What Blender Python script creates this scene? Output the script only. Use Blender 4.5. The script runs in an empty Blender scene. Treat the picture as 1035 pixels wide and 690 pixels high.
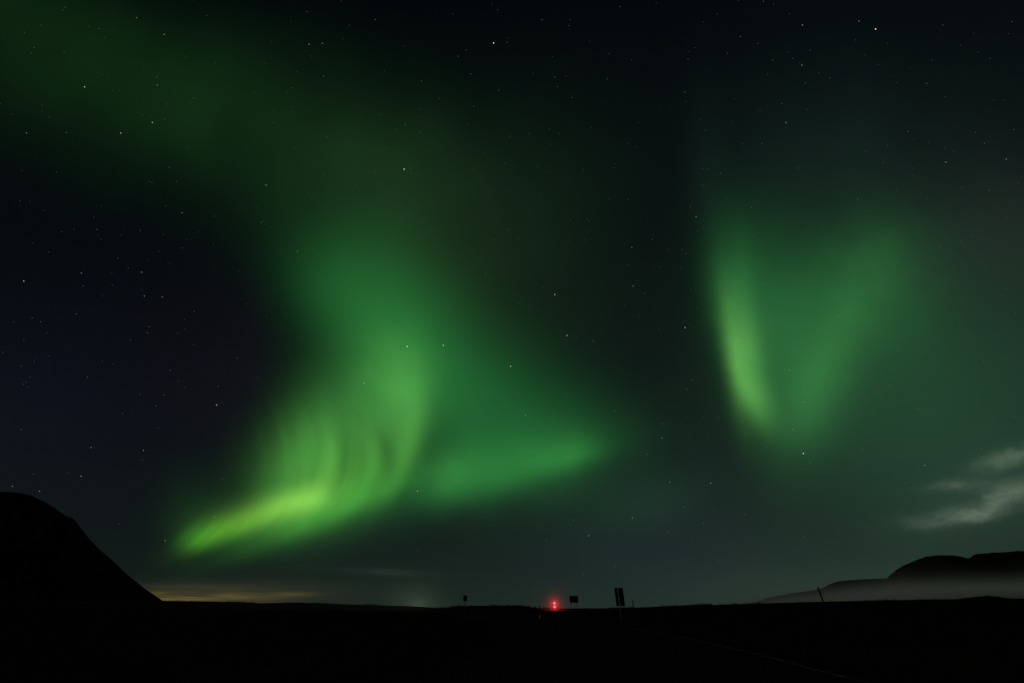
import bpy, bmesh, math, random
from mathutils import Vector, Matrix, noise

random.seed(7)
scene = bpy.context.scene
C = scene.collection
R = math.radians
EYE = 1.6

# ------------------------------------------------------------------ camera
F = 460.0                         # 16 mm lens on a 36 mm wide frame, in units of a 1035 wide picture
TH = math.atan(269.5 / 460.0)     # upward tilt of the view
cd = bpy.data.cameras.new("camera")
cd.lens = 16.0; cd.sensor_width = 36.0; cd.clip_start = 0.05; cd.clip_end = 60000
cam = bpy.data.objects.new("camera", cd); C.objects.link(cam)
cam.location = (0, 0, EYE); cam.rotation_euler = (math.pi / 2 + TH, 0, 0)
scene.camera = cam
scene.view_settings.view_transform = 'Standard'
scene.view_settings.look = 'None'
scene.view_settings.exposure = 0
scene.view_settings.gamma = 1
scene.render.engine = 'CYCLES'
scene.cycles.volume_bounces = 1
scene.cycles.volume_step_rate = 1.0
scene.cycles.max_bounces = 6
scene.cycles.sample_clamp_indirect = 1.0

# ------------------------------------------------------------------ moonlight
MOON_AZ, MOON_EL = R(-82), R(13)          # low, beyond the left edge of the view
ld = bpy.data.lights.new("moonlight", 'SUN')
ld.energy = 0.22; ld.angle = R(0.5); ld.color = (1.0, 0.96, 0.90)
moon = bpy.data.objects.new("moonlight", ld); C.objects.link(moon)
mdir = Vector((math.sin(MOON_AZ) * math.cos(MOON_EL), math.cos(MOON_AZ) * math.cos(MOON_EL), math.sin(MOON_EL)))
moon.rotation_euler = mdir.to_track_quat('Z', 'Y').to_euler()

# ------------------------------------------------------------------ night sky (world)
world = bpy.data.worlds.new("World"); scene.world = world; world.use_nodes = True
NT = world.node_tree; NT.nodes.clear()
def N(t, **k):
    n = NT.nodes.new(t)
    for a, b in k.items(): setattr(n, a, b)
    return n
def plug(sock, v):
    if isinstance(v, bpy.types.NodeSocket): NT.links.new(v, sock)
    else: sock.default_value = v
def M(op, a, b=0.0, c=0.0):
    n = N('ShaderNodeMath', operation=op); plug(n.inputs[0], a); plug(n.inputs[1], b); plug(n.inputs[2], c)
    return n.outputs[0]
def V(op, a, b=(0, 0, 0), c=None):
    n = N('ShaderNodeVectorMath', operation=op); plug(n.inputs[0], a); plug(n.inputs[1], b)
    if c is not None: plug(n.inputs[2], c)
    return n.outputs['Value'] if op in ('DOT_PRODUCT', 'LENGTH') else n.outputs[0]
def VS(a, s):
    n = N('ShaderNodeVectorMath', operation='SCALE'); plug(n.inputs[0], a); plug(n.inputs['Scale'], s)
    return n.outputs[0]
def XYZ(x, y, z=0.0):
    n = N('ShaderNodeCombineXYZ'); plug(n.inputs[0], x); plug(n.inputs[1], y); plug(n.inputs[2], z)
    return n.outputs[0]
def NOISE(vec, scale=1.0, detail=2.0, rough=0.5, color=False):
    n = N('ShaderNodeTexNoise'); plug(n.inputs['Vector'], vec)
    n.inputs['Scale'].default_value = scale; n.inputs['Detail'].default_value = detail
    n.inputs['Roughness'].default_value = rough
    return n.outputs['Color'] if color else n.outputs['Fac']
def STEP(x, a, b, lo=0.0, hi=1.0):
    n = N('ShaderNodeMapRange', interpolation_type='SMOOTHSTEP'); plug(n.inputs[0], x)
    for i, v in enumerate((a, b, lo, hi)): n.inputs[i + 1].default_value = v
    return n.outputs[0]
def lin(c):
    f = lambda v: v / 12.92 if v <= 0.04045 else ((v + 0.055) / 1.055) ** 2.4
    return tuple(f(x / 255.0) for x in c)

tc = N('ShaderNodeTexCoord').outputs['Generated']        # direction on the celestial sphere
sepd = N('ShaderNodeSeparateXYZ'); plug(sepd.inputs[0], tc)
# star-chart coordinates: the sphere projected on a plane fixed among the stars (due "north", 30 degrees up)
df = V('DOT_PRODUCT', tc, (0, math.cos(TH), math.sin(TH)))
du = V('DOT_PRODUCT', tc, (0, -math.sin(TH), math.cos(TH)))
front = STEP(df, 0.12, 0.4)
dfc = M('MAXIMUM', df, 0.1)
cx = M('MULTIPLY_ADD', M('DIVIDE', sepd.outputs[0], dfc), F, 517.5)
cy = M('MULTIPLY_ADD', M('DIVIDE', du, dfc), -F, 345.0)
chart0 = XYZ(cx, cy)
warp = V('SUBTRACT', NOISE(chart0, 0.011, 2.0, 0.5, True), (0.5, 0.5, 0.5))
chart = V('MULTIPLY_ADD', warp, (8, 8, 0), chart0)
chart_soft = V('MULTIPLY_ADD', warp, (36, 30, 0), chart0)

acc = [None]
def add(col, fac):
    n = N('ShaderNodeVectorMath', operation='MULTIPLY_ADD')
    plug(n.inputs[0], XYZ(fac, fac, fac)); n.inputs[1].default_value = col
    if acc[0] is not None: plug(n.inputs[2], acc[0])
    acc[0] = n.outputs[0]
def shape(cx_, cy_, ang, sl, sr, su, sd, curv=0.0, coord=None, power=1.0):
    """soft patch; extents left/right along its own axis, up/down across it"""
    m = N('ShaderNodeMapping', vector_type='TEXTURE'); plug(m.inputs[0], coord if coord is not None else chart)
    m.inputs[1].default_value = (cx_, cy_, 0); m.inputs[2].default_value = (0, 0, R(ang)); m.inputs[3].default_value = (sr, sd, 1)
    v = m.outputs[0]
    v = V('MULTIPLY', v, (1, 1, 0))
    if curv:
        x = V('DOT_PRODUCT', v, (1, 0, 0))
        v = V('ADD', v, VS((0, curv / sd, 0), M('MULTIPLY', x, x)))
    if sl != sr or su != sd:
        a = V('MAXIMUM', v, (0, 0, 0)); b = V('MINIMUM', v, (0, 0, 0))
        v = V('MULTIPLY_ADD', b, (sr / sl, sd / su, 0), a)
    d = V('DOT_PRODUCT', v, v)
    if power != 1.0: d = M('POWER', d, power)
    return M('EXPONENT', M('MULTIPLY', d, -1.0))
def blob(cx_, cy_, ang, sl, sr, su, sd, col, amp=1.0, curv=0.0, mod=None, coord=None, power=1.0):
    f = shape(cx_, cy_, ang, sl, sr, su, sd, curv, coord, power)
    f = M('MULTIPLY', f, front)
    if mod is not None: f = M('MULTIPLY', f, mod)
    add(tuple(c * amp for c in lin(col)), f)

# base night sky: dark overhead, paler with airglow toward the horizon and to the right
elev = M('ARCSINE', sepd.outputs[2])
low = M('EXPONENT', M('MULTIPLY', M('MAXIMUM', elev, 0.0), -2.6))
side = STEP(M('DIVIDE', sepd.outputs[0], M('MAXIMUM', M('ABSOLUTE', sepd.outputs[1]), 0.2)), -1.0, 0.9, 0.15, 1.0)
north = STEP(sepd.outputs[1], -0.3, 0.6, 0.1, 1.0)
mott = M('MULTIPLY_ADD', NOISE(V('MULTIPLY', tc, (3, 3, 6)), 1.0, 3.0), 0.4, 0.8)
add(lin((2, 4, 7)), 1.0)
add(lin((31, 42, 38)), M('MULTIPLY', M('MULTIPLY', low, M('MULTIPLY', side, north)), mott))
add(lin((12, 20, 14)), M('MULTIPLY', north, M('EXPONENT', M('MULTIPLY', M('MAXIMUM', elev, 0.0), -7.0))))

# fine rays
ys = M('SUBTRACT', cy, 470.0)
q = M('ADD', cx, M('ADD', M('MULTIPLY', M('MULTIPLY', ys, ys), 0.0065), M('MULTIPLY', ys, 0.16)))
ray_fan = STEP(NOISE(XYZ(M('MULTIPLY', q, 0.052), M('MULTIPLY', cy, 0.006), 2.3), 1.0, 2.0, 0.55), 0.3, 0.7, 0.80, 1.18)
fold = M('MULTIPLY', M('SUBTRACT', 1.0, M('MULTIPLY', shape(390, 454, 70, 44, 46, 8, 8, curv=-18), 0.30)),
         M('SUBTRACT', 1.0, M('MULTIPLY', shape(349, 456, 92, 34, 34, 6, 6, curv=-3), 0.18)))
ray_fan = M('MULTIPLY', ray_fan, fold)
tuft_ = STEP(NOISE(chart0, 0.03, 2.0, 0.5), 0.3, 0.7, 0.9, 1.1)
ray_soft = STEP(NOISE(XYZ(M('MULTIPLY', cx, 0.022), M('MULTIPLY', cy, 0.005)), 1.0, 1.0), 0.3, 0.7, 0.85, 1.15)
cloudy = STEP(NOISE(chart0, 0.006, 2.0, 0.5), 0.3, 0.7, 0.8, 1.2)

S = chart_soft
# left display: the wide faint band over the upper left
blob(20, 20, 20, 260, 170, 55, 90, (9, 31, 7), 1.0, mod=cloudy, coord=S)
blob(230, 115, 26, 190, 190, 60, 90, (11, 35, 11), 0.9, mod=cloudy, coord=S)
blob(400, 175, 34, 140, 160, 80, 90, (17, 40, 17), 0.85, mod=cloudy, coord=S)
blob(550, 200, 10, 120, 110, 120, 200, (9, 22, 11), 0.65, coord=S)
# left display: descending column
blob(350, 292, 46, 60, 100, 54, 48, (17, 62, 26), 1.0)
blob(385, 330, 62, 85, 90, 66, 54, (22, 78, 32), 0.95, curv=-8)
blob(395, 385, 78, 52, 60, 42, 46, (46, 100, 40), 0.9, curv=-8, mod=tuft_)
blob(414, 410, 96, 50, 56, 19, 34, (54, 106, 42), 1.0, curv=-6, mod=fold)
blob(408, 462, 112, 40, 44, 11, 14, (50, 102, 36), 0.85, curv=-4, mod=fold)
blob(445, 370, 70, 100, 90, 56, 34, (17, 64, 26), 0.85)
# left display: fan above the bright lower border
blob(300, 472, -58, 50, 54, 38, 46, (54, 108, 38), 1.0, mod=ray_fan)
blob(284, 490, -56, 40, 60, 22, 40, (36, 86, 30), 0.8)
blob(352, 472, -76, 40, 48, 32, 28, (50, 106, 36), 0.9, mod=ray_fan)
blob(378, 468, -82, 40, 34, 12, 9, (50, 104, 34), 0.75, curv=8, mod=fold)
blob(331, 474, -76, 40, 38, 10, 8, (66, 112, 40), 0.7, curv=7)
blob(352, 412, 30, 50, 44, 36, 40, (30, 74, 30), 1.0)
blob(316, 442, -50, 40, 40, 32, 40, (26, 68, 28), 0.85)
# bright lower border
blob(302, 510, -19, 62, 40, 17, 14, (92, 132, 46), 0.9, curv=2, mod=tuft_)
blob(306, 506, -8, 34, 24, 13, 11, (84, 118, 44), 0.7)
blob(240, 531, -24, 42, 52, 12, 10, (78, 130, 26), 0.9, mod=ray_fan)
blob(205, 545, -14, 20, 38, 14, 10, (38, 106, 18), 1.0, mod=ray_fan)
blob(350, 511, -23, 96, 64, 24, 11, (40, 104, 26), 1.0, mod=tuft_)
blob(330, 518, -18, 80, 70, 24, 20, (20, 70, 24), 0.8)
blob(200, 538, -10, 30, 60, 44, 18, (14, 52, 15), 0.6, coord=S)
# right-hand arm
blob(456, 478, -50, 24, 24, 20, 18, (36, 80, 34), 0.65)
blob(470, 484, -10, 66, 60, 40, 20, (22, 80, 28), 0.95, mod=tuft_)
blob(540, 470, -16, 84, 64, 34, 18, (24, 84, 28), 0.9, mod=ray_soft)
blob(580, 460, -14, 46, 28, 17, 13, (26, 88, 30), 0.7, mod=tuft_)
blob(570, 450, -14, 60, 70, 50, 30, (12, 48, 22), 0.6, coord=S)
blob(500, 415, 25, 90, 100, 64, 66, (18, 74, 32), 1.0, coord=S)
blob(450, 500, -12, 150, 160, 34, 24, (16, 54, 28), 0.55, coord=S)
blob(655, 505, -10, 60, 60, 30, 26, (18, 44, 28), 0.5, coord=S)
# right display: bright left bar
blob(746, 356, 82, 52, 54, 20, 12, (80, 140, 62), 1.0, curv=-1, mod=tuft_)
blob(762, 402, 66, 34, 32, 17, 11, (60, 116, 48), 0.85)
blob(738, 288, 84, 58, 60, 34, 24, (24, 78, 36), 0.75)
blob(758, 320, 84, 60, 70, 9, 9, (30, 70, 34), 0.35)
blob(775, 345, 80, 100, 90, 60, 30, (20, 66, 30), 0.85)
# right display: second arm and glow between
blob(828, 378, -64, 60, 80, 22, 28, (32, 76, 30), 0.8, mod=ray_soft)
blob(875, 285, -44, 90, 60, 48, 66, (24, 74, 32), 0.9, mod=tuft_, coord=S)
blob(812, 420, 88, 90, 44, 42, 40, (24, 68, 32), 0.7, coord=S)
blob(800, 320, 0, 70, 130, 80, 100, (20, 60, 28), 0.75, coord=S)
blob(950, 410, -10, 150, 200, 120, 130, (22, 55, 33), 0.9, coord=S)
blob(820, 190, 0, 90, 200, 110, 80, (16, 31, 25), 0.6, coord=S)
blob(1010, 240, -10, 120, 100, 70, 90, (28, 31, 28), 0.6, coord=S)
# faint tall rays rising from it
blob(716, 185, 87, 90, 70, 20, 22, (16, 31, 26), 0.3)
blob(865, 170, 92, 90, 70, 34, 30, (15, 29, 24), 0.25)
# cool low sky in the middle, warm purple tint beside the dark gap
blob(650, 555, 0, 120, 120, 60, 50, (10, 16, 26), 0.5, coord=S)
blob(40, 420, 0, 260, 160, 140, 120, (6, 4, 15), 1.0, coord=S)
blob(240, 380, 0, 90, 60, 120, 90, (13, 6, 14), 0.6, coord=S)
blob(440, 250, 40, 120, 120, 60, 60, (20, 12, 8), 0.4, coord=S)

# thin horizontal clouds lit from below near the left horizon
band = STEP(NOISE(XYZ(M('MULTIPLY', cx, 0.008), M('MULTIPLY', cy, 0.13)), 1.0, 3.0, 0.6), 0.32, 0.62, 0.15, 1.3)
blob(188, 604, 0, 60, 66, 8, 9, (86, 72, 30), 1.1, mod=band, coord=chart0)
blob(296, 600, 0, 24, 22, 2, 2.4, (58, 50, 20), 0.8, coord=chart0)
blob(240, 596, 0, 110, 110, 10, 18, (40, 38, 24), 0.7, coord=chart0)
blob(395, 577, 3, 60, 50, 3, 4, (30, 38, 34), 0.55, mod=band, coord=chart0)
# distant town glow
blob(422, 612, 0, 26, 22, 20, 12, (38, 46, 32), 0.8, coord=chart0)
blob(422, 612, 0, 9, 9, 6, 8, (40, 46, 36), 0.7, coord=chart0)
blob(840, 600, 0, 160, 200, 30, 30, (30, 38, 30), 0.5, coord=chart0)

# wind-torn clouds low on the right
cw = V('MULTIPLY_ADD', V('SUBTRACT', NOISE(chart0, 0.035, 4.0, 0.6, True), (0.5, 0.5, 0.5)), (34, 13, 0), chart0)
cn = STEP(NOISE(V('MULTIPLY', cw, (0.02, 0.055, 0)), 1.0, 4.0, 0.55), 0.3, 0.66, 0.3, 1.25)
CG = (62, 70, 60)
blob(968, 523, -7, 50, 50, 9, 6, CG, 0.95, mod=cn, coord=cw)
blob(1000, 507, -28, 34, 36, 10, 10, CG, 0.85, mod=cn, coord=cw)
blob(1030, 499, -18, 30, 60, 8, 9, CG, 0.9, mod=cn, coord=cw)
blob(966, 492, -3, 26, 34, 6, 5, CG, 0.8, mod=cn, coord=cw)
blob(1002, 469, -14, 22, 28, 9, 9, CG, 0.75, mod=cn, coord=cw)
blob(1036, 457, -24, 20, 60, 7, 8, CG, 0.8, mod=cn, coord=cw)
blob(1000, 495, -20, 80, 80, 30, 30, (34, 40, 36), 0.5, coord=cw)

skyt = N('ShaderNodeTexSky', sky_type='NISHITA')
skyt.sun_disc = False; skyt.sun_elevation = MOON_EL; skyt.sun_rotation = MOON_AZ
b1 = N('ShaderNodeBackground'); plug(b1.inputs[0], skyt.outputs[0]); b1.inputs[1].default_value = 0.00012
b2 = N('ShaderNodeBackground'); plug(b2.inputs[0], acc[0]); b2.inputs[1].default_value = 1.0
ash = N('ShaderNodeAddShader'); NT.links.new(b1.outputs[0], ash.inputs[0]); NT.links.new(b2.outputs[0], ash.inputs[1])
wo = N('ShaderNodeOutputWorld'); NT.links.new(ash.outputs[0], wo.inputs[0])

# ------------------------------------------------------------------ helpers
def chart_ray(px, py):
    a = px - 517.5; b = 345 - py
    up = b * math.cos(TH) + F * math.sin(TH); fw = F * math.cos(TH) - b * math.sin(TH)
    return a / fw, up / fw
def interp(tab, x):
    if x <= tab[0][0]: return tab[0][1]
    for (x0, y0), (x1, y1) in zip(tab, tab[1:]):
        if x <= x1:
            t = (x - x0) / (x1 - x0)
            return y0 + (y1 - y0) * t
    return tab[-1][1]
def sm(t):
    t = max(0.0, min(1.0, t)); return t * t * (3 - 2 * t)

def mat(name, col, rough=0.8, metal=0.0, var=None, scale=5.0, bump=0.0, spec=0.3):
    m = bpy.data.materials.new(name); m.use_nodes = True
    nt = m.node_tree; b = nt.nodes['Principled BSDF']
    b.inputs['Roughness'].default_value = rough; b.inputs['Metallic'].default_value = metal
    b.inputs['Specular IOR Level'].default_value = spec
    t = nt.nodes.new('ShaderNodeTexCoord'); n = nt.nodes.new('ShaderNodeTexNoise')
    n.inputs['Scale'].default_value = scale; n.inputs['Detail'].default_value = 6
    nt.links.new(t.outputs['Object'], n.inputs['Vector'])
    r = nt.nodes.new('ShaderNodeValToRGB')
    var = var or tuple(c * 0.7 for c in col)
    r.color_ramp.elements[0].position = 0.35; r.color_ramp.elements[1].position = 0.65
    r.color_ramp.elements[0].color = (*var, 1); r.color_ramp.elements[1].color = (*col, 1)
    nt.links.new(n.outputs['Fac'], r.inputs[0]); nt.links.new(r.outputs[0], b.inputs['Base Color'])
    if bump:
        bp = nt.nodes.new('ShaderNodeBump'); bp.inputs['Strength'].default_value = bump; bp.inputs['Distance'].default_value = 0.05
        nt.links.new(n.outputs['Fac'], bp.inputs['Height']); nt.links.new(bp.outputs[0], b.inputs['Normal'])
    return m
def emis(name, col, s, base=(0.02, 0.02, 0.02)):
    m = bpy.data.materials.new(name); m.use_nodes = True
    b = m.node_tree.nodes['Principled BSDF']; b.inputs['Base Color'].default_value = (*base, 1)
    b.inputs['Emission Color'].default_value = (*col, 1); b.inputs['Emission Strength'].default_value = s
    try: m.cycles.emission_sampling = 'NONE'
    except Exception: pass
    return m
def link(name, me, m=None, parent=None):
    o = bpy.data.objects.new(name, me); C.objects.link(o)
    if m is not None: me.materials.append(m)
    if parent is not None: o.parent = parent
    return o
def obj(name, bm, m, parent=None, smooth=False):
    me = bpy.data.meshes.new(name)
    bmesh.ops.recalc_face_normals(bm, faces=bm.faces)
    bm.to_mesh(me); bm.free()
    if smooth:
        for p in me.polygons: p.use_smooth = True
    return link(name, me, m, parent)
def thing(name, label, cat, loc=(0, 0, 0), rot=(0, 0, 0), group=None):
    o = bpy.data.objects.new(name, None); C.objects.link(o); o.location = loc; o.rotation_euler = rot
    o.empty_display_size = 0.3
    o['label'] = label; o['category'] = cat
    if group: o['group'] = group
    return o
def struct(o, kind='structure', label=None, cat=None):
    o['kind'] = kind
    if label: o['label'] = label
    if cat: o['category'] = cat
    return o
def box(bm, sx, sy, sz, c=(0, 0, 0), rot=None, bev=0.0):
    r = bmesh.ops.create_cube(bm, size=1.0)
    vs = r['verts']
    bmesh.ops.scale(bm, vec=(sx, sy, sz), verts=vs)
    if bev:
        es = list({e for v in vs for e in v.link_edges})
        rb = bmesh.ops.bevel(bm, geom=es, offset=bev, segments=2, affect='EDGES')
        vs = list({v for f in rb['faces'] for v in f.verts} | {v for v in vs if v.is_valid})
    if rot is not None: bmesh.ops.rotate(bm, cent=(0, 0, 0), matrix=rot, verts=vs)
    bmesh.ops.translate(bm, vec=c, verts=vs)
def cyl(bm, r1, r2, z0, z1, c=(0, 0), seg=16, axis='Z', off=(0, 0, 0)):
    r = bmesh.ops.create_cone(bm, cap_ends=True, segments=seg, radius1=r1, radius2=r2, depth=z1 - z0)
    vs = r['verts']
    bmesh.ops.translate(bm, vec=(0, 0, (z0 + z1) / 2), verts=vs)
    if axis == 'Y': bmesh.ops.rotate(bm, cent=(0, 0, 0), matrix=Matrix.Rotation(R(90), 3, 'X'), verts=vs)
    bmesh.ops.translate(bm, vec=(c[0] + off[0], c[1] + off[1], off[2]), verts=vs)

# ------------------------------------------------------------------ ground
prof_px = [(-500, 606), (150, 606.8), (180, 607.3), (240, 607.8), (262, 609.3), (300, 608.6), (340, 610.2), (380, 611.2), (410, 612.6), (436, 613.6), (452, 613.6), (462, 612.0),
           (475, 611.6), (505, 611.8), (525, 611.6), (536, 613.0), (545, 614.0), (562, 614.6), (590, 614.4), (615, 614.2), (640, 613.6),
           (680, 612), (703, 611.0), (713, 610.2), (722, 611), (760, 609.8), (800, 608.6), (840, 607.6), (900, 606.4), (960, 605.4), (1035, 604.6), (1400, 602)]
prof = []
for px, py in prof_px:
    r_, t_ = chart_ray(px, py); prof.append((math.atan(r_), max(t_, 0.0)))
prof = sorted(prof)
CREST = 260.0
edge_pts = [(-60, 2.0), (-20, 6.0), (0, 7.2), (15, 8.6), (20, 9.3), (32, 10.3), (47, 10.5), (65, 9.9), (80, 8.5), (95, 6.0), (120, 0.5), (160, -12), (220, -36), (320, -84)]
def edge_x(y):
    # smooth interpolation through the surveyed points
    if y <= edge_pts[0][0]: return edge_pts[0][1]
    for i in range(len(edge_pts) - 1):
        y0, x0 = edge_pts[i]; y1, x1 = edge_pts[i + 1]
        if y <= y1:
            ym, xm = edge_pts[max(i - 1, 0)]; yp, xp = edge_pts[min(i + 2, len(edge_pts) - 1)]
            m0 = (x1 - xm) / (y1 - ym); m1 = (xp - x0) / (yp - y0); h = y1 - y0; t = (y - y0) / h
            return ((2*t**3 - 3*t**2 + 1) * x0 + (t**3 - 2*t**2 + t) * h * m0 + (-2*t**3 + 3*t**2) * x1 + (t**3 - t**2) * h * m1)
    return edge_pts[-1][1]
def base_h(x, y):
    d = math.hypot(x, y); az = math.atan2(x, y)
    fwd = max(math.cos(az), 0.25)
    t = interp(prof, az)
    H = EYE + t * CREST * 1.0
    back = sm((abs(az) - R(75)) / R(40))
    H = H * (1 - back) + 0.8 * back
    s = sm((y / fwd * fwd - 55) / (CREST - 55)) if back < 1 else 0
    s = sm((d * fwd - 55) / (CREST - 55))
    return H * s
def ground_h(x, y):
    h = base_h(x, y)
    d = math.hypot(x, y)
    # distance from the road band
    e = edge_x(max(-60, min(320, y)))
    gap = max(x - (e + 0.6), (e - 8.2) - x, 0.0) if -80 < y < 330 else 30.0
    k = sm(gap / 5.0)
    n1 = noise.noise(Vector((x * 0.05, y * 0.05, 3.1))) * 0.25
    n2 = noise.noise(Vector((x * 0.35, y * 0.35, 7.7))) * 0.10
    n3 = noise.noise(Vector((x * 0.011, y * 0.011, 1.7))) * 0.5
    far = sm(1.0 - (d - 150) / 100)
    amp = (0.35 + 0.65 * far)
    rough = (n1 + n2 * sm(d / 20) - 0.10) * k * amp
    ditch = -0.25 * sm(gap / 2.5) * (1 - sm((gap - 3) / 5)) if gap > 0 and y > -60 else 0
    tail = 0.0
    if d > 300: tail = -min((d - 300) * 0.004, 4.0)
    return h + rough + ditch + tail

def build_ground():
    rings = [0.0]; r = 1.2
    while r < 45:  rings.append(r); r *= 1.055
    while r < 420: rings.append(r); r *= 1.028
    while r < 30000: rings.append(r); r *= 1.25
    seg = 900
    verts = [(0, 0, ground_h(0, 0))]; faces = []
    angs = []
    # finer in the direction of view
    a = -math.pi
    dirs = []
    for i in range(seg):
        u = i / seg
        dirs.append(-math.pi + 2 * math.pi * u - 0.55 * math.sin(2 * math.pi * (u - 0.5)) * 1.0 * 1.0)
    for rr in rings[1:]:
        for a in dirs:
            x = rr * math.sin(a); y = rr * math.cos(a)
            verts.append((x, y, ground_h(x, y)))
    for i in range(seg): faces.append((0, 1 + (i + 1) % seg, 1 + i))
    for k in range(len(rings) - 2):
        o0 = 1 + k * seg; o1 = o0 + seg
        for i in range(seg):
            j = (i + 1) % seg
            faces.append((o0 + i, o0 + j, o1 + j, o1 + i))
    me = bpy.data.meshes.new('ground'); me.from_pydata(verts, [], faces); me.update()
    for p in me.polygons: p.use_smooth = True
    return me
gm = mat('dark lava gravel and moss', (0.020, 0.020, 0.017), 0.95, var=(0.010, 0.010, 0.009), scale=0.6, bump=0.6, spec=0.0)
ground = struct(link('ground', build_ground(), gm))

# road: one raised sheet with shallow shoulders, worn white line along its right edge
def ribbon(name, offs, zs, m, y0=-60, y1=300, step=1.5, lift=0.10, gaps=None):
    verts = []; faces = []; n = len(offs)
    rows = int((y1 - y0) / step)
    for k in range(rows + 1):
        y = y0 + k * step
        sl = (edge_x(y + 0.5) - edge_x(y - 0.5)); L = math.hypot(1, sl)
        nx, ny = 1 / L, -sl / L
        e = edge_x(y)
        zc = base_h(e - 3.6, y)
        for o, z in zip(offs, zs):
            verts.append((e + o * nx, y + o * ny, zc + lift + z))
    for k in range(rows):
        for i in range(n - 1):
            a = k * n + i
            faces.append((a, a + 1, a + n + 1, a + n))
    me = bpy.data.meshes.new(name); me.from_pydata(verts, [], faces); me.update()
    return link(name, me, m)
asph = mat('worn asphalt', (0.024, 0.024, 0.025), 0.85, var=(0.016, 0.016, 0.017), scale=3.0, bump=0.25, spec=0.0)
road = struct(ribbon('road', [-13.0, -8.2, -7.2, -3.6, 0.0, 0.5, 2.4], [-0.6, -0.06, 0.0, 0.04, 0.0, -0.02, -0.6], asph))
def paint_mat():
    m = mat('worn white road paint', (0.20, 0.20, 0.19), 0.9, var=(0.04, 0.04, 0.04), scale=2.2, spec=0.0)
    return m
line = struct(ribbon('road_edge_line', [-0.17, -0.03], [0.0, 0.0], paint_mat(), y1=150, lift=0.108))

# ------------------------------------------------------------------ hills and mountains
def mountain(name, pts, Y0, W, m, seed, n_r=220, n_y=44, rough=0.05, base=0.0, fine=0.012, front=1.0, bend=0.0):
    tab = []
    for px, py in pts:
        if px is None: continue
        tab.append(chart_ray(px, py) if py is not None else px)
    tab = sorted(tab)
    r0, r1 = tab[0][0], tab[-1][0]
    verts = []; faces = []
    for j in range(n_y + 1):
        v = -1 + 2 * j / n_y
        for i in range(n_r + 1):
            r = r0 + (r1 - r0) * i / n_r
            t = max(interp(tab, r), 0.0)
            Y = Y0 + v * W * (front if v < 0 else 1.0)
            x = r * Y
            Hh = t * Y0
            fall = (1 - abs(v)) ** 0.85
            p = Vector((r * 6, v * 1.6, seed))
            gul = noise.fractal(Vector((r * Y0 / W * 3.0, v * 1.2, seed)), 1.0, 2.0, 5)
            z = Hh * fall * (1 + rough * 2.5 * gul * (1 - fall)) + min(Hh, Y0 * 0.03) * fine * 1.6 * noise.noise(Vector((x * 60 / Y0, Y * 60 / Y0, seed))) + Hh * fine * noise.noise(Vector((x * 0.02, Y * 0.02, seed)))
            verts.append((x, Y + bend * r * r, max(z, -3.0) + base))
    n = n_r + 1
    for j in range(n_y):
        for i in range(n_r):
            a = j * n + i
            faces.append((a, a + 1, a + n + 1, a + n))
    me = bpy.data.meshes.new(name); me.from_pydata(verts, [], faces); me.update()
    for p in me.polygons: p.use_smooth = True
    return link(name, me, m)
basalt = mat('dark basalt scree', (0.022, 0.021, 0.020), 0.95, var=(0.012, 0.012, 0.012), scale=0.02, bump=0.4, spec=0.0)
far_rock = mat('dark mountain rock', (0.030, 0.028, 0.024), 0.95, var=(0.018, 0.018, 0.016), scale=0.004, bump=0.3, spec=0.0)

left_pts = [(0, 496), (10, 495.9), (20, 497), (33, 500), (42, 504.5), (50, 509), (60, 515.5), (68, 520.2), (74, 521.8), (78, 526), (83, 534), (90, 543),
            (100, 553), (107, 559), (115, 566), (130, 580), (145, 592), (158, 601), (168, 607.5), (180, 614.5)]
tab_left = [chart_ray(*p) for p in left_pts]
extra = [(-2.6, 0.0), (-2.1, 0.09), (-1.7, 0.17), (-1.4, 0.205), (-1.2, 0.218)]
class _P: pass
def mountain_tab(name, tab, *a, **k):
    global chart_ray
    keep = chart_ray
    chart_ray = lambda x, y: (x, y)
    try: return mountain(name, tab, *a, **k)
    finally: chart_ray = keep
lm = struct(mountain_tab('mountain', extra + tab_left, 900.0, 330.0, basalt, 4.0, n_r=420, rough=0.08, fine=0.012))
mesa = [(880, 600), (893, 588), (899, 581), (905, 576), (912, 571.5), (922, 567), (930, 564), (938, 561.5), (945, 560.8), (955, 560.6), (965, 560.8), (972, 562), (978, 564),
        (985, 565), (1000, 566), (1040, 568)]
mm = struct(mountain_tab('mountain', [chart_ray(*p) for p in mesa] + [(1.3, 0.06), (1.6, 0.0)], 4700.0, 700.0, far_rock, 9.0, rough=0.10, fine=0.01))
plateau = [(930, 600), (950, 575), (972, 565), (981, 562.5), (985, 559.5), (1000, 558.2), (1012, 557.8), (1022, 557), (1035, 556), (1060, 554)]
pm = struct(mountain_tab('mountain', [chart_ray(*p) for p in plateau] + [(1.35, 0.11), (1.8, 0.05), (2.2, 0.0)], 5900.0, 900.0, far_rock, 2.5, rough=0.08, fine=0.01))
lowhill = [(700, 618), (764, 608), (780, 602.8), (800, 599), (815, 597), (830, 594.5), (838, 590), (846, 587.2), (858, 585.8), (870, 585), (895, 584), (930, 583), (1000, 586)]
hm = struct(mountain_tab('hill', [chart_ray(*p) for p in lowhill] + [(1.2, 0.02), (1.4, 0.0)], 6900.0, 900.0, far_rock, 6.0, rough=0.08, fine=0.012))

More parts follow.
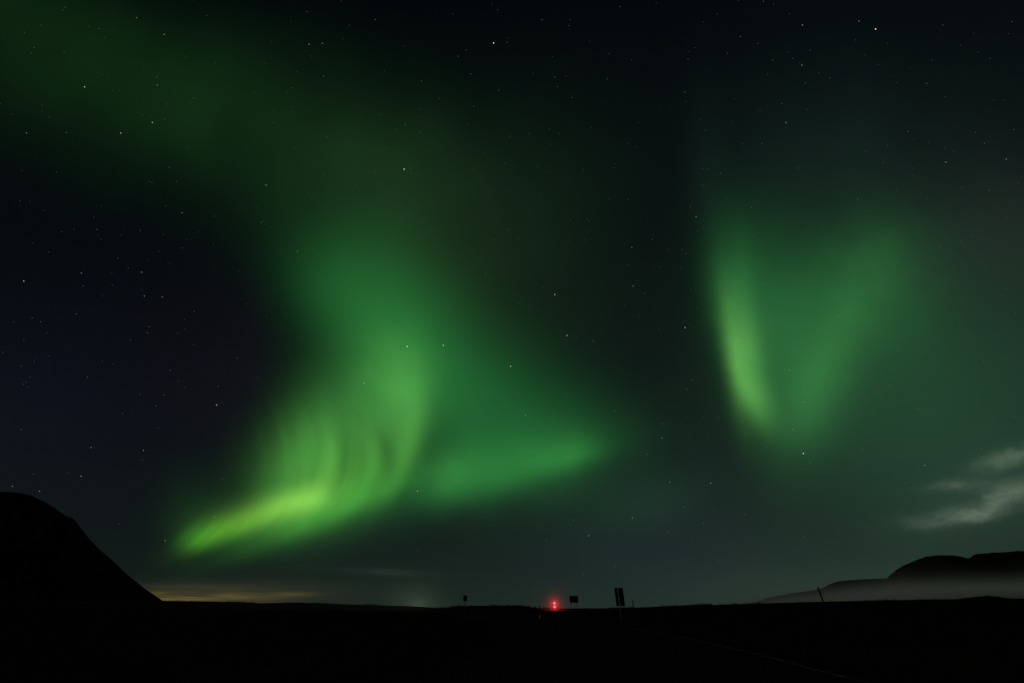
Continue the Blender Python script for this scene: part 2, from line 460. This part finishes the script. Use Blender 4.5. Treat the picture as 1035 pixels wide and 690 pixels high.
# ------------------------------------------------------------------ fog
def fog_mat(name, dens, zscale, col=(0.9, 0.9, 0.88), g=0.2, noisy=0.0, xfade=(0, 1), xfade2=None):
    m = bpy.data.materials.new(name); m.use_nodes = True; nt = m.node_tree; nt.nodes.clear()
    out = nt.nodes.new('ShaderNodeOutputMaterial'); pv = nt.nodes.new('ShaderNodeVolumePrincipled')
    pv.inputs['Color'].default_value = (*col, 1); pv.inputs['Anisotropy'].default_value = g
    nt.links.new(pv.outputs[0], out.inputs['Volume'])
    pv.inputs['Density'].default_value = dens
    if zscale:
        tcn = nt.nodes.new('ShaderNodeTexCoord'); s = nt.nodes.new('ShaderNodeSeparateXYZ')
        nt.links.new(tcn.outputs['Object'], s.inputs[0])
        nz = nt.nodes.new('ShaderNodeTexNoise'); nz.inputs['Scale'].default_value = 0.0016; nz.inputs['Detail'].default_value = 3
        nt.links.new(tcn.outputs['Object'], nz.inputs['Vector'])
        wob = nt.nodes.new('ShaderNodeMath'); wob.operation = 'MULTIPLY_ADD'; wob.inputs[1].default_value = -noisy; 
        nt.links.new(nz.outputs['Fac'], wob.inputs[0]); nt.links.new(s.outputs[2], wob.inputs[2])
        a = nt.nodes.new('ShaderNodeMath'); a.operation = 'MULTIPLY'; a.inputs[1].default_value = -1.0 / zscale
        nt.links.new(wob.outputs[0], a.inputs[0])
        e = nt.nodes.new('ShaderNodeMath'); e.operation = 'EXPONENT'; nt.links.new(a.outputs[0], e.inputs[0])
        c = nt.nodes.new('ShaderNodeMath'); c.operation = 'MULTIPLY'; c.inputs[1].default_value = dens
        nt.links.new(e.outputs[0], c.inputs[0])
        mr = nt.nodes.new('ShaderNodeMapRange'); mr.interpolation_type = 'SMOOTHSTEP'
        mr.inputs[1].default_value = xfade[0]; mr.inputs[2].default_value = xfade[1]; mr.inputs[3].default_value = 0.0
        nt.links.new(s.outputs[0], mr.inputs[0])
        c2 = nt.nodes.new('ShaderNodeMath'); c2.operation = 'MULTIPLY'
        nt.links.new(c.outputs[0], c2.inputs[0]); nt.links.new(mr.outputs[0], c2.inputs[1])
        last = c2.outputs[0]
        if xfade2:
            m2 = nt.nodes.new('ShaderNodeMapRange'); m2.interpolation_type = 'SMOOTHSTEP'
            m2.inputs[1].default_value = xfade2[0]; m2.inputs[2].default_value = xfade2[1]; m2.inputs[3].default_value = 0.0
            nt.links.new(s.outputs[0], m2.inputs[0])
            c3 = nt.nodes.new('ShaderNodeMath'); c3.operation = 'MULTIPLY'
            nt.links.new(last, c3.inputs[0]); nt.links.new(m2.outputs[0], c3.inputs[1]); last = c3.outputs[0]
        nt.links.new(last, pv.inputs['Density'])
    return m
def fog_wedge(name, r0, r1, y0, y1, z0, z1, m):
    bm = bmesh.new()
    vs = [bm.verts.new((r * y, y, z)) for z in (z0, z1) for (r, y) in ((r0, y0), (r1, y0), (r1, y1), (r0, y1))]
    for f in ((0, 1, 2, 3), (4, 5, 6, 7), (0, 1, 5, 4), (1, 2, 6, 5), (2, 3, 7, 6), (3, 0, 4, 7)):
        bm.faces.new([vs[i] for i in f])
    return obj(name, bm, m)
fb = fog_wedge('fog_bank', 0.40, 1.5, 2500, 4000, -6, 260, fog_mat('low fog', 0.011, 29.0, col=(0.93, 0.96, 0.91), g=-0.3, noisy=90.0, xfade=(1450, 2900)))
struct(fb, 'stuff', 'low pale fog bank lying at the foot of the dark mountains on the right', 'fog')

lf = fog_wedge('ground_mist', -0.80, -0.04, 130, 245, -1, 6, fog_mat('thin ground mist', 0.006, 1.2, noisy=0.0, xfade=(-12, -34), xfade2=(-125, -50)))
struct(lf, 'stuff', 'thin dim mist lying on the dark plain left of the small square sign', 'mist')
bh = struct(mountain_tab('hill', [chart_ray(*q) for q in [(960, 607), (978, 603), (988, 602), (997, 601), (1008, 602), (1018, 603.6), (1030, 604.6), (1090, 606), (1150, 608)]], 2350.0, 120.0, far_rock, 3.0, n_r=90, n_y=16, fine=0.05))

# ------------------------------------------------------------------ stars
bright = [(85.5,88,3),(27,134.5,2),(122,134.5,3),(154,124,3),(159,86,2),(24,284,3),(82,276,2),(143,275,2),(146,299,2),(164,300,2),(300.5,254,2),(269,187,2),(184,215,2),
(277,124,1),(408.5,171,4),(380,174,1),(326,44,2),(312.5,45,2),(499,43.7,4),(503,10,1),(463,57,1),(409.5,126,1),(166,35,2),(138,18,2),(24.6,33,1),(66,7.5,1),(397.5,262,1),
(98,232,1),(142,233,1),(264,225,1),(171,169,1),(216.6,218.6,1),(151,330,1),(149,336,1),(426,82,1),(327,77,1),(295.5,89,1),(290,93.5,1),(209,16,1),(310,12,1),(57,174,1),
(84,289,1),(41,325,1),(77,317,1),(119,261,1),(67,134,1),(885,29.6,4),(868,21.6,2),(811,25.6,2),(1023,22,1),(810.5,66,2),(801.5,59,1),(781,61,1),(818.5,51,1),(839,79,1),
(814,84,1),(790.4,105,1),(794.4,124,2),(815.5,111,1),(936.6,84.4,1),(695.4,60,1),(735,54,1),(956,164,2),(1017,161,2),(986,134,1),(995,145,1),(1025,131,1),(917.6,133,1),
(770,145,1),(703.5,219,2),(795.5,249,1),(867,201.5,1),(638.7,250,2),(560.8,297.6,3),(640,289,2),(573,339,3),(692.5,331,3),(847,319,2),(661,312,1),(561,78,1),(613.6,80,1),
(523.6,241,1),(635,201.6,1),(1017,220,1),(806.6,170,1),(548,20,1),(576.4,20,1),(692,93,1),(953,25.6,1),(219,409,3),(92,452,2),(82,481,2),(145,455,2),(40,496,2),(12.6,491,2),
(21,370,1),(158,410,1),(172,374,1),(167,546,2),(120,529,1),(217,522,2),(368,387,3),(411.5,350,4),(448,349,4),(422,496,3),(516,370,3),(259,450,1),(3,356,1),(517,370,1),
(812,458,4),(801,434,2),(812.5,406,2),(798,374,2),(935,470,2),(871,453.5,1),(718.5,488,2),(677,487,2),(669,442.5,2),(670,428,1),(639,523,2),(595,541,2),(531,419,2),(622,415,1),
(691,512,1),(675,537,1),(654,458.6,1),(700,384,1),(775,452,1),(899,390,1),(588,438,1)]
STAR_D = 20000.0
smats = [emis('star faint', (0.72, 0.82, 1.0), 0.13), emis('star dim', (0.80, 0.88, 1.0), 0.16), emis('star mid', (0.9, 0.95, 1.0), 0.32),
         emis('star clear', (1.0, 0.97, 0.9), 0.6), emis('star brightest', (1.0, 0.95, 0.85), 1.0), emis('star blue', (0.35, 0.5, 1.0), 0.25), emis('star orange', (1.0, 0.6, 0.3), 0.16)]
def star_field():
    t = bmesh.new(); bmesh.ops.create_icosphere(t, subdivisions=1, radius=1.0)
    bv = [v.co.copy() for v in t.verts]; bf = [[v.index for v in f.verts] for f in t.faces]; t.free()
    verts = []; faces = []; mi = []
    rnd = random.Random(21)
    lst = []
    for px, py, b in bright: lst.append((px, py, b, 0))
    for _ in range(1500):
        px = rnd.uniform(-350, 1400); py = rnd.uniform(-350, 585)
        if rnd.random() < sm((py - 250) / 380) * 0.85: continue
        k = rnd.random()
        lst.append((px, py, 0 if k < 0.86 else 1, 1))
    for px, py, b, rn in lst:
        a = px - 517.5; bb = 345 - py
        d = Vector((a, F * math.cos(TH) - bb * math.sin(TH), bb * math.cos(TH) + F * math.sin(TH)))
        Lr = d.length; d.normalize()
        sc = (0.26, 0.31, 0.38, 0.43, 0.48)[b] * STAR_D / F * (F / Lr) * (0.9 + 0.25 * rnd.random()) * 1.0
        c = d * STAR_D + Vector((0, 0, EYE))
        o = len(verts)
        for v in bv: verts.append(tuple(c + v * sc))
        m = b
        if b in (0, 1) and rnd.random() < 0.05: m = 6
        elif 770 < px < 840 and 40 < py < 110 and b == 1: m = 5
        for f in bf: faces.append([o + i for i in f]); mi.append(m)
    me = bpy.data.meshes.new('stars'); me.from_pydata(verts, [], faces); me.update()
    for m in smats: me.materials.append(m)
    for p, k in zip(me.polygons, mi): p.material_index = k
    return link('stars', me)
st = struct(star_field(), 'stuff', 'faint scattered stars all over the dark sky', 'stars')

# ------------------------------------------------------------------ roadside things
steel = mat('weathered galvanised steel', (0.20, 0.20, 0.20), 0.7, 0.1, var=(0.12, 0.12, 0.12), scale=9, spec=0.1)
dark_back = mat('weathered sign back', (0.035, 0.037, 0.040), 0.6, 0.2, var=(0.022, 0.023, 0.025), scale=6)
dark_panel = mat('dark panel face', (0.020, 0.021, 0.022), 0.6, var=(0.012, 0.012, 0.013), scale=6)
pale_trim = mat('pale worn trim', (0.45, 0.45, 0.42), 0.6, var=(0.30, 0.30, 0.28), scale=8)
stake_y = mat('dull yellow stake', (0.10, 0.08, 0.02), 0.7, var=(0.05, 0.04, 0.015), scale=8)
stake_d = mat('dark tarred wood', (0.010, 0.008, 0.007), 0.9, var=(0.006, 0.005, 0.004), scale=8)
reflector = mat('grey reflective band', (0.55, 0.55, 0.52), 0.35, var=(0.42, 0.42, 0.40), scale=20)
def at(px, D):
    r_, _ = chart_ray(px, 614)
    x = r_ * D
    return (x, D, ground_h(x, D))
def zpy(py, D):     # height of a sight line at distance D
    return EYE + chart_ray(517.5, py)[1] * D

# small square sign on one post
D = 84.0; p = at(469.7, D); hp = zpy(601.3, D) - p[2]
t = thing('road_sign', 'small square road sign on a tall thin post left of the red lights', 'road sign', p, (0, 0, R(6)))
bm = bmesh.new(); cyl(bm, 0.045, 0.045, -0.4, hp); obj('post', bm, steel, t, True)
bm = bmesh.new(); box(bm, 0.62, 0.02, 0.80, (0, -0.065, hp - 0.40), bev=0.008); sb = obj('sign_panel', bm, dark_back, t)
for zz in (0.2, 0.6):
    bm = bmesh.new(); box(bm, 0.5, 0.03, 0.05, (0, -0.039, hp - zz)); obj('bracket', bm, steel, t)

# wide board on two legs
D = 150.0; p = at(580.5, D); top = zpy(601.8, D) - p[2]; bot = zpy(608.6, D) - p[2]
w = 8.6 / (537 / D)
t = thing('direction_board', 'wide dark rectangular board standing on two short legs, just right of the red lights', 'direction sign', p, (0, 0, R(-4)))
for s in (-1, 1):
    bm = bmesh.new(); cyl(bm, 0.06, 0.06, -0.4, top - 0.1, (s * w * 0.34, 0)); obj('leg', bm, steel, t, True)
bm = bmesh.new(); box(bm, w, 0.04, top - bot, (0, -0.10, (top + bot) / 2), bev=0.012); obj('board', bm, dark_back, t)
for k in (0.25, 0.75):
    bm = bmesh.new(); box(bm, w * 0.94, 0.05, 0.07, (0, -0.054, bot + (top - bot) * k)); obj('crossbar', bm, steel, t)

# leaning pair of tall narrow panels on one post
D = 78.0; p = at(627.2, D); top = zpy(594.0, D) - p[2]; bot = zpy(612.2, D) - p[2]
ppm = 540 / D
ang = -math.atan2(6.0, 17.5)
t = thing('marker_board', 'leaning pair of tall narrow dark panels with a pale strip between them, on one post', 'marker board', (p[0], p[1], p[2]), (0, 0, 0))
t.rotation_euler = (0, R(-1.5), 0)
H2 = (top - 0.05); B2 = bot
bm = bmesh.new(); cyl(bm, 0.055, 0.055, -0.5, H2 + 0.02); obj('post', bm, pale_trim, t, True)
wl, wr = 2.9 / ppm, 4.6 / ppm
bm = bmesh.new(); box(bm, wl, 0.035, H2 - B2, (-0.10 - wl / 2, -0.01, (H2 + B2) / 2), bev=0.01); obj('panel', bm, dark_panel, t)
bm = bmesh.new(); box(bm, wr, 0.035, H2 - B2, (0.10 + wr / 2, -0.01, (H2 + B2) / 2), bev=0.01); obj('panel', bm, dark_panel, t)
bm = bmesh.new(); box(bm, wl + wr + 0.2, 0.06, 0.09, ((wr - wl) / 2, 0.0, H2 + 0.055), bev=0.01); obj('top_cap', bm, pale_trim, t)
bm = bmesh.new(); box(bm, 0.13, 0.02, (H2 - B2) * 0.9, (0.0, -0.07, H2 - (H2 - B2) * 0.48)); obj('centre_strip', bm, pale_trim, t)

# thin stakes
def stake(px, D, ytop, label, m, r0, lean=0.0, rot=0.0, band=True, flat=False):
    p = at(px, D); h = max(zpy(ytop, D) - p[2], 0.4)
    t = thing('marker_post', label, 'marker post', p, (0, lean, rot), 'thin marker posts along the road')
    h /= math.cos(lean)
    bm = bmesh.new(); cyl(bm, r0 * 1.1, r0 * 0.9, -0.5, h, seg=12); cyl(bm, r0 * 0.9, r0 * 0.3, h, h + 0.03, seg=12)
    obj('post', bm, m, t, True)
    if band:
        bm = bmesh.new(); cyl(bm, r0 * 1.16, r0 * 1.16, h * 0.28, h * 0.52, seg=12); obj('reflector_band', bm, reflector, t, True)
    return t
stake(545.5, 60.0, 611.4, 'thin road marker post with a pale band, directly left of the red lights', stake_y, 0.055)
stake(640.3, 110.0, 606.6, 'short thin post sticking up beside the leaning pair of panels', stake_d, 0.11, band=False)
stake(835.6, 48.0, 593.2, 'dark leaning stake standing out against the pale fog on the right', stake_d, 0.075, lean=R(-4), band=False)

# pale puddle by the roadside
def puddle():
    bm = bmesh.new(); px, D = 856, 96.0; x, y, z = at(px, D); vs = []
    for k in range(28):
        a = 2 * math.pi * k / 28; rr = 1 + 0.25 * noise.noise(Vector((math.cos(a) * 1.5, math.sin(a) * 1.5, 4)))
        vs.append(bm.verts.new((1.9 * rr * math.cos(a), 5.5 * rr * math.sin(a), 0)))
    bm.faces.new(vs)
    m = mat('still water', (0.02, 0.02, 0.02), 0.06, spec=0.6)
    o = obj('puddle', bm, m); o.location = (x, y, z + 0.22); return o
struct(puddle(), label='small pale puddle on the dark ground below the leaning stake')

# red warning light
D = 180.0; p = at(560.5, D); z1 = zpy(609.0, D) - p[2]; z2 = zpy(612.9, D) - p[2]
t = thing('warning_light', 'two glowing red lamps one above the other on a dark roadside mast', 'warning light', p)
bm = bmesh.new(); cyl(bm, 0.07, 0.06, -0.4, z1 + 0.35); obj('pole', bm, steel, t, True)
red = emis('red signal lens', (1.0, 0.055, 0.06), 7.0, (0.5, 0.02, 0.02))
for k, z in enumerate((z1, z2)):
    bm = bmesh.new(); box(bm, 0.56, 0.20, 0.56, (0, -0.17, z), bev=0.04); hs = obj('housing', bm, dark_back, t)
    bm = bmesh.new(); bmesh.ops.create_uvsphere(bm, u_segments=20, v_segments=12, radius=0.22)
    bmesh.ops.scale(bm, vec=(1, 0.45, 1), verts=bm.verts); bmesh.ops.translate(bm, vec=(0, -0.28, z), verts=bm.verts)
    obj('lens', bm, red, t, True)
    pl = bpy.data.lights.new('red_lamp_light', 'POINT'); pl.color = (1.0, 0.03, 0.04); pl.energy = 620 if k == 0 else 500
    pl.shadow_soft_size = 0.15
    lo = bpy.data.objects.new('lamp_glow', pl); C.objects.link(lo); lo.parent = t; lo.location = (0, -0.75, z)
bm = bmesh.new(); bmesh.ops.create_icosphere(bm, subdivisions=4, radius=1.0)  # mist ball added around the lamps, density shaped to give their red glow
bmesh.ops.scale(bm, vec=(13, 13, 13), verts=bm.verts); bmesh.ops.translate(bm, vec=(p[0], p[1], p[2] + 2), verts=bm.verts)
mm_ = fog_mat('glow mist', 0.004, 0, g=0.0)
_nt = mm_.node_tree; _g = _nt.nodes.new('ShaderNodeNewGeometry'); _v = _nt.nodes.new('ShaderNodeVectorMath'); _v.operation = 'DISTANCE'
_v.inputs[1].default_value = (p[0], p[1], p[2] + (z1 + z2) / 2); _nt.links.new(_g.outputs['Position'], _v.inputs[0])
_a = _nt.nodes.new('ShaderNodeMath'); _a.operation = 'MULTIPLY'; _a.inputs[1].default_value = -1 / 1.8; _nt.links.new(_v.outputs['Value'], _a.inputs[0])
_e = _nt.nodes.new('ShaderNodeMath'); _e.operation = 'EXPONENT'; _nt.links.new(_a.outputs[0], _e.inputs[0])
_c = _nt.nodes.new('ShaderNodeMath'); _c.operation = 'MULTIPLY'; _c.inputs[1].default_value = 0.07; _nt.links.new(_e.outputs[0], _c.inputs[0])
for _n in _nt.nodes:
    if _n.type == 'PRINCIPLED_VOLUME': _nt.links.new(_c.outputs[0], _n.inputs['Density'])
ms = obj('mist', bm, mm_); struct(ms, 'stuff', 'glow mist added to give the red glow around the two red lamps', 'mist')

# ------------------------------------------------------------------ grass along the verges and on the low crest
def grass():
    rnd = random.Random(5); verts = []; faces = []
    def tuft(x, y, s, n):
        z = ground_h(x, y) - 0.03
        for _ in range(n):
            a = rnd.uniform(0, 6.283); l = s * rnd.uniform(0.5, 1.2); ln = rnd.uniform(0.1, 0.5) * l; w = 0.012 * s / 0.25
            ox, oy = rnd.gauss(0, s * 0.4), rnd.gauss(0, s * 0.4)
            dx, dy = math.cos(a), math.sin(a); o = len(verts)
            verts.extend([(x + ox - dy * w, y + oy + dx * w, z), (x + ox + dy * w, y + oy - dx * w, z),
                          (x + ox + dx * ln * 0.4 + dy * w * 0.7, y + oy + dy * ln * 0.4 - dx * w * 0.7, z + l * 0.6),
                          (x + ox + dx * ln * 0.4 - dy * w * 0.7, y + oy + dy * ln * 0.4 + dx * w * 0.7, z + l * 0.6),
                          (x + ox + dx * ln, y + oy + dy * ln, z + l)])
            faces.append((o, o + 1, o + 2, o + 3)); faces.append((o + 3, o + 2, o + 4))
    k = 0
    while k < 3600:
        d = 6 + 90 * rnd.random() ** 1.6; a = rnd.uniform(-0.95, 0.95); x, y = d * math.sin(a), d * math.cos(a)
        e = edge_x(y)
        if e - 8.6 < x < e + 1.2 : continue
        if noise.noise(Vector((x * 0.15, y * 0.15, 2))) < -0.1: continue
        tuft(x, y, rnd.uniform(0.12, 0.28), 7); k += 1
    for _ in range(2600):
        a = rnd.uniform(-0.9, 0.85); d = CREST * rnd.uniform(0.8, 1.05) / max(math.cos(a), .3)
        x, y = d * math.sin(a), d * math.cos(a)
        e = edge_x(y) if y < 320 else -84
        if abs(x - e + 4) < 9: continue
        if noise.noise(Vector((a * 22, 0, 5))) < 0.0: continue
        tuft(x, y, rnd.uniform(0.3, 0.8), 6)
    me = bpy.data.meshes.new('grass'); me.from_pydata(verts, [], faces); me.update()
    return link('grass', me, mat('dry dark grass', (0.030, 0.032, 0.016), 0.9, var=(0.016, 0.016, 0.010), scale=2, spec=0.0))
struct(grass(), 'stuff', 'low rough grass on the dark ground beside the road', 'grass')
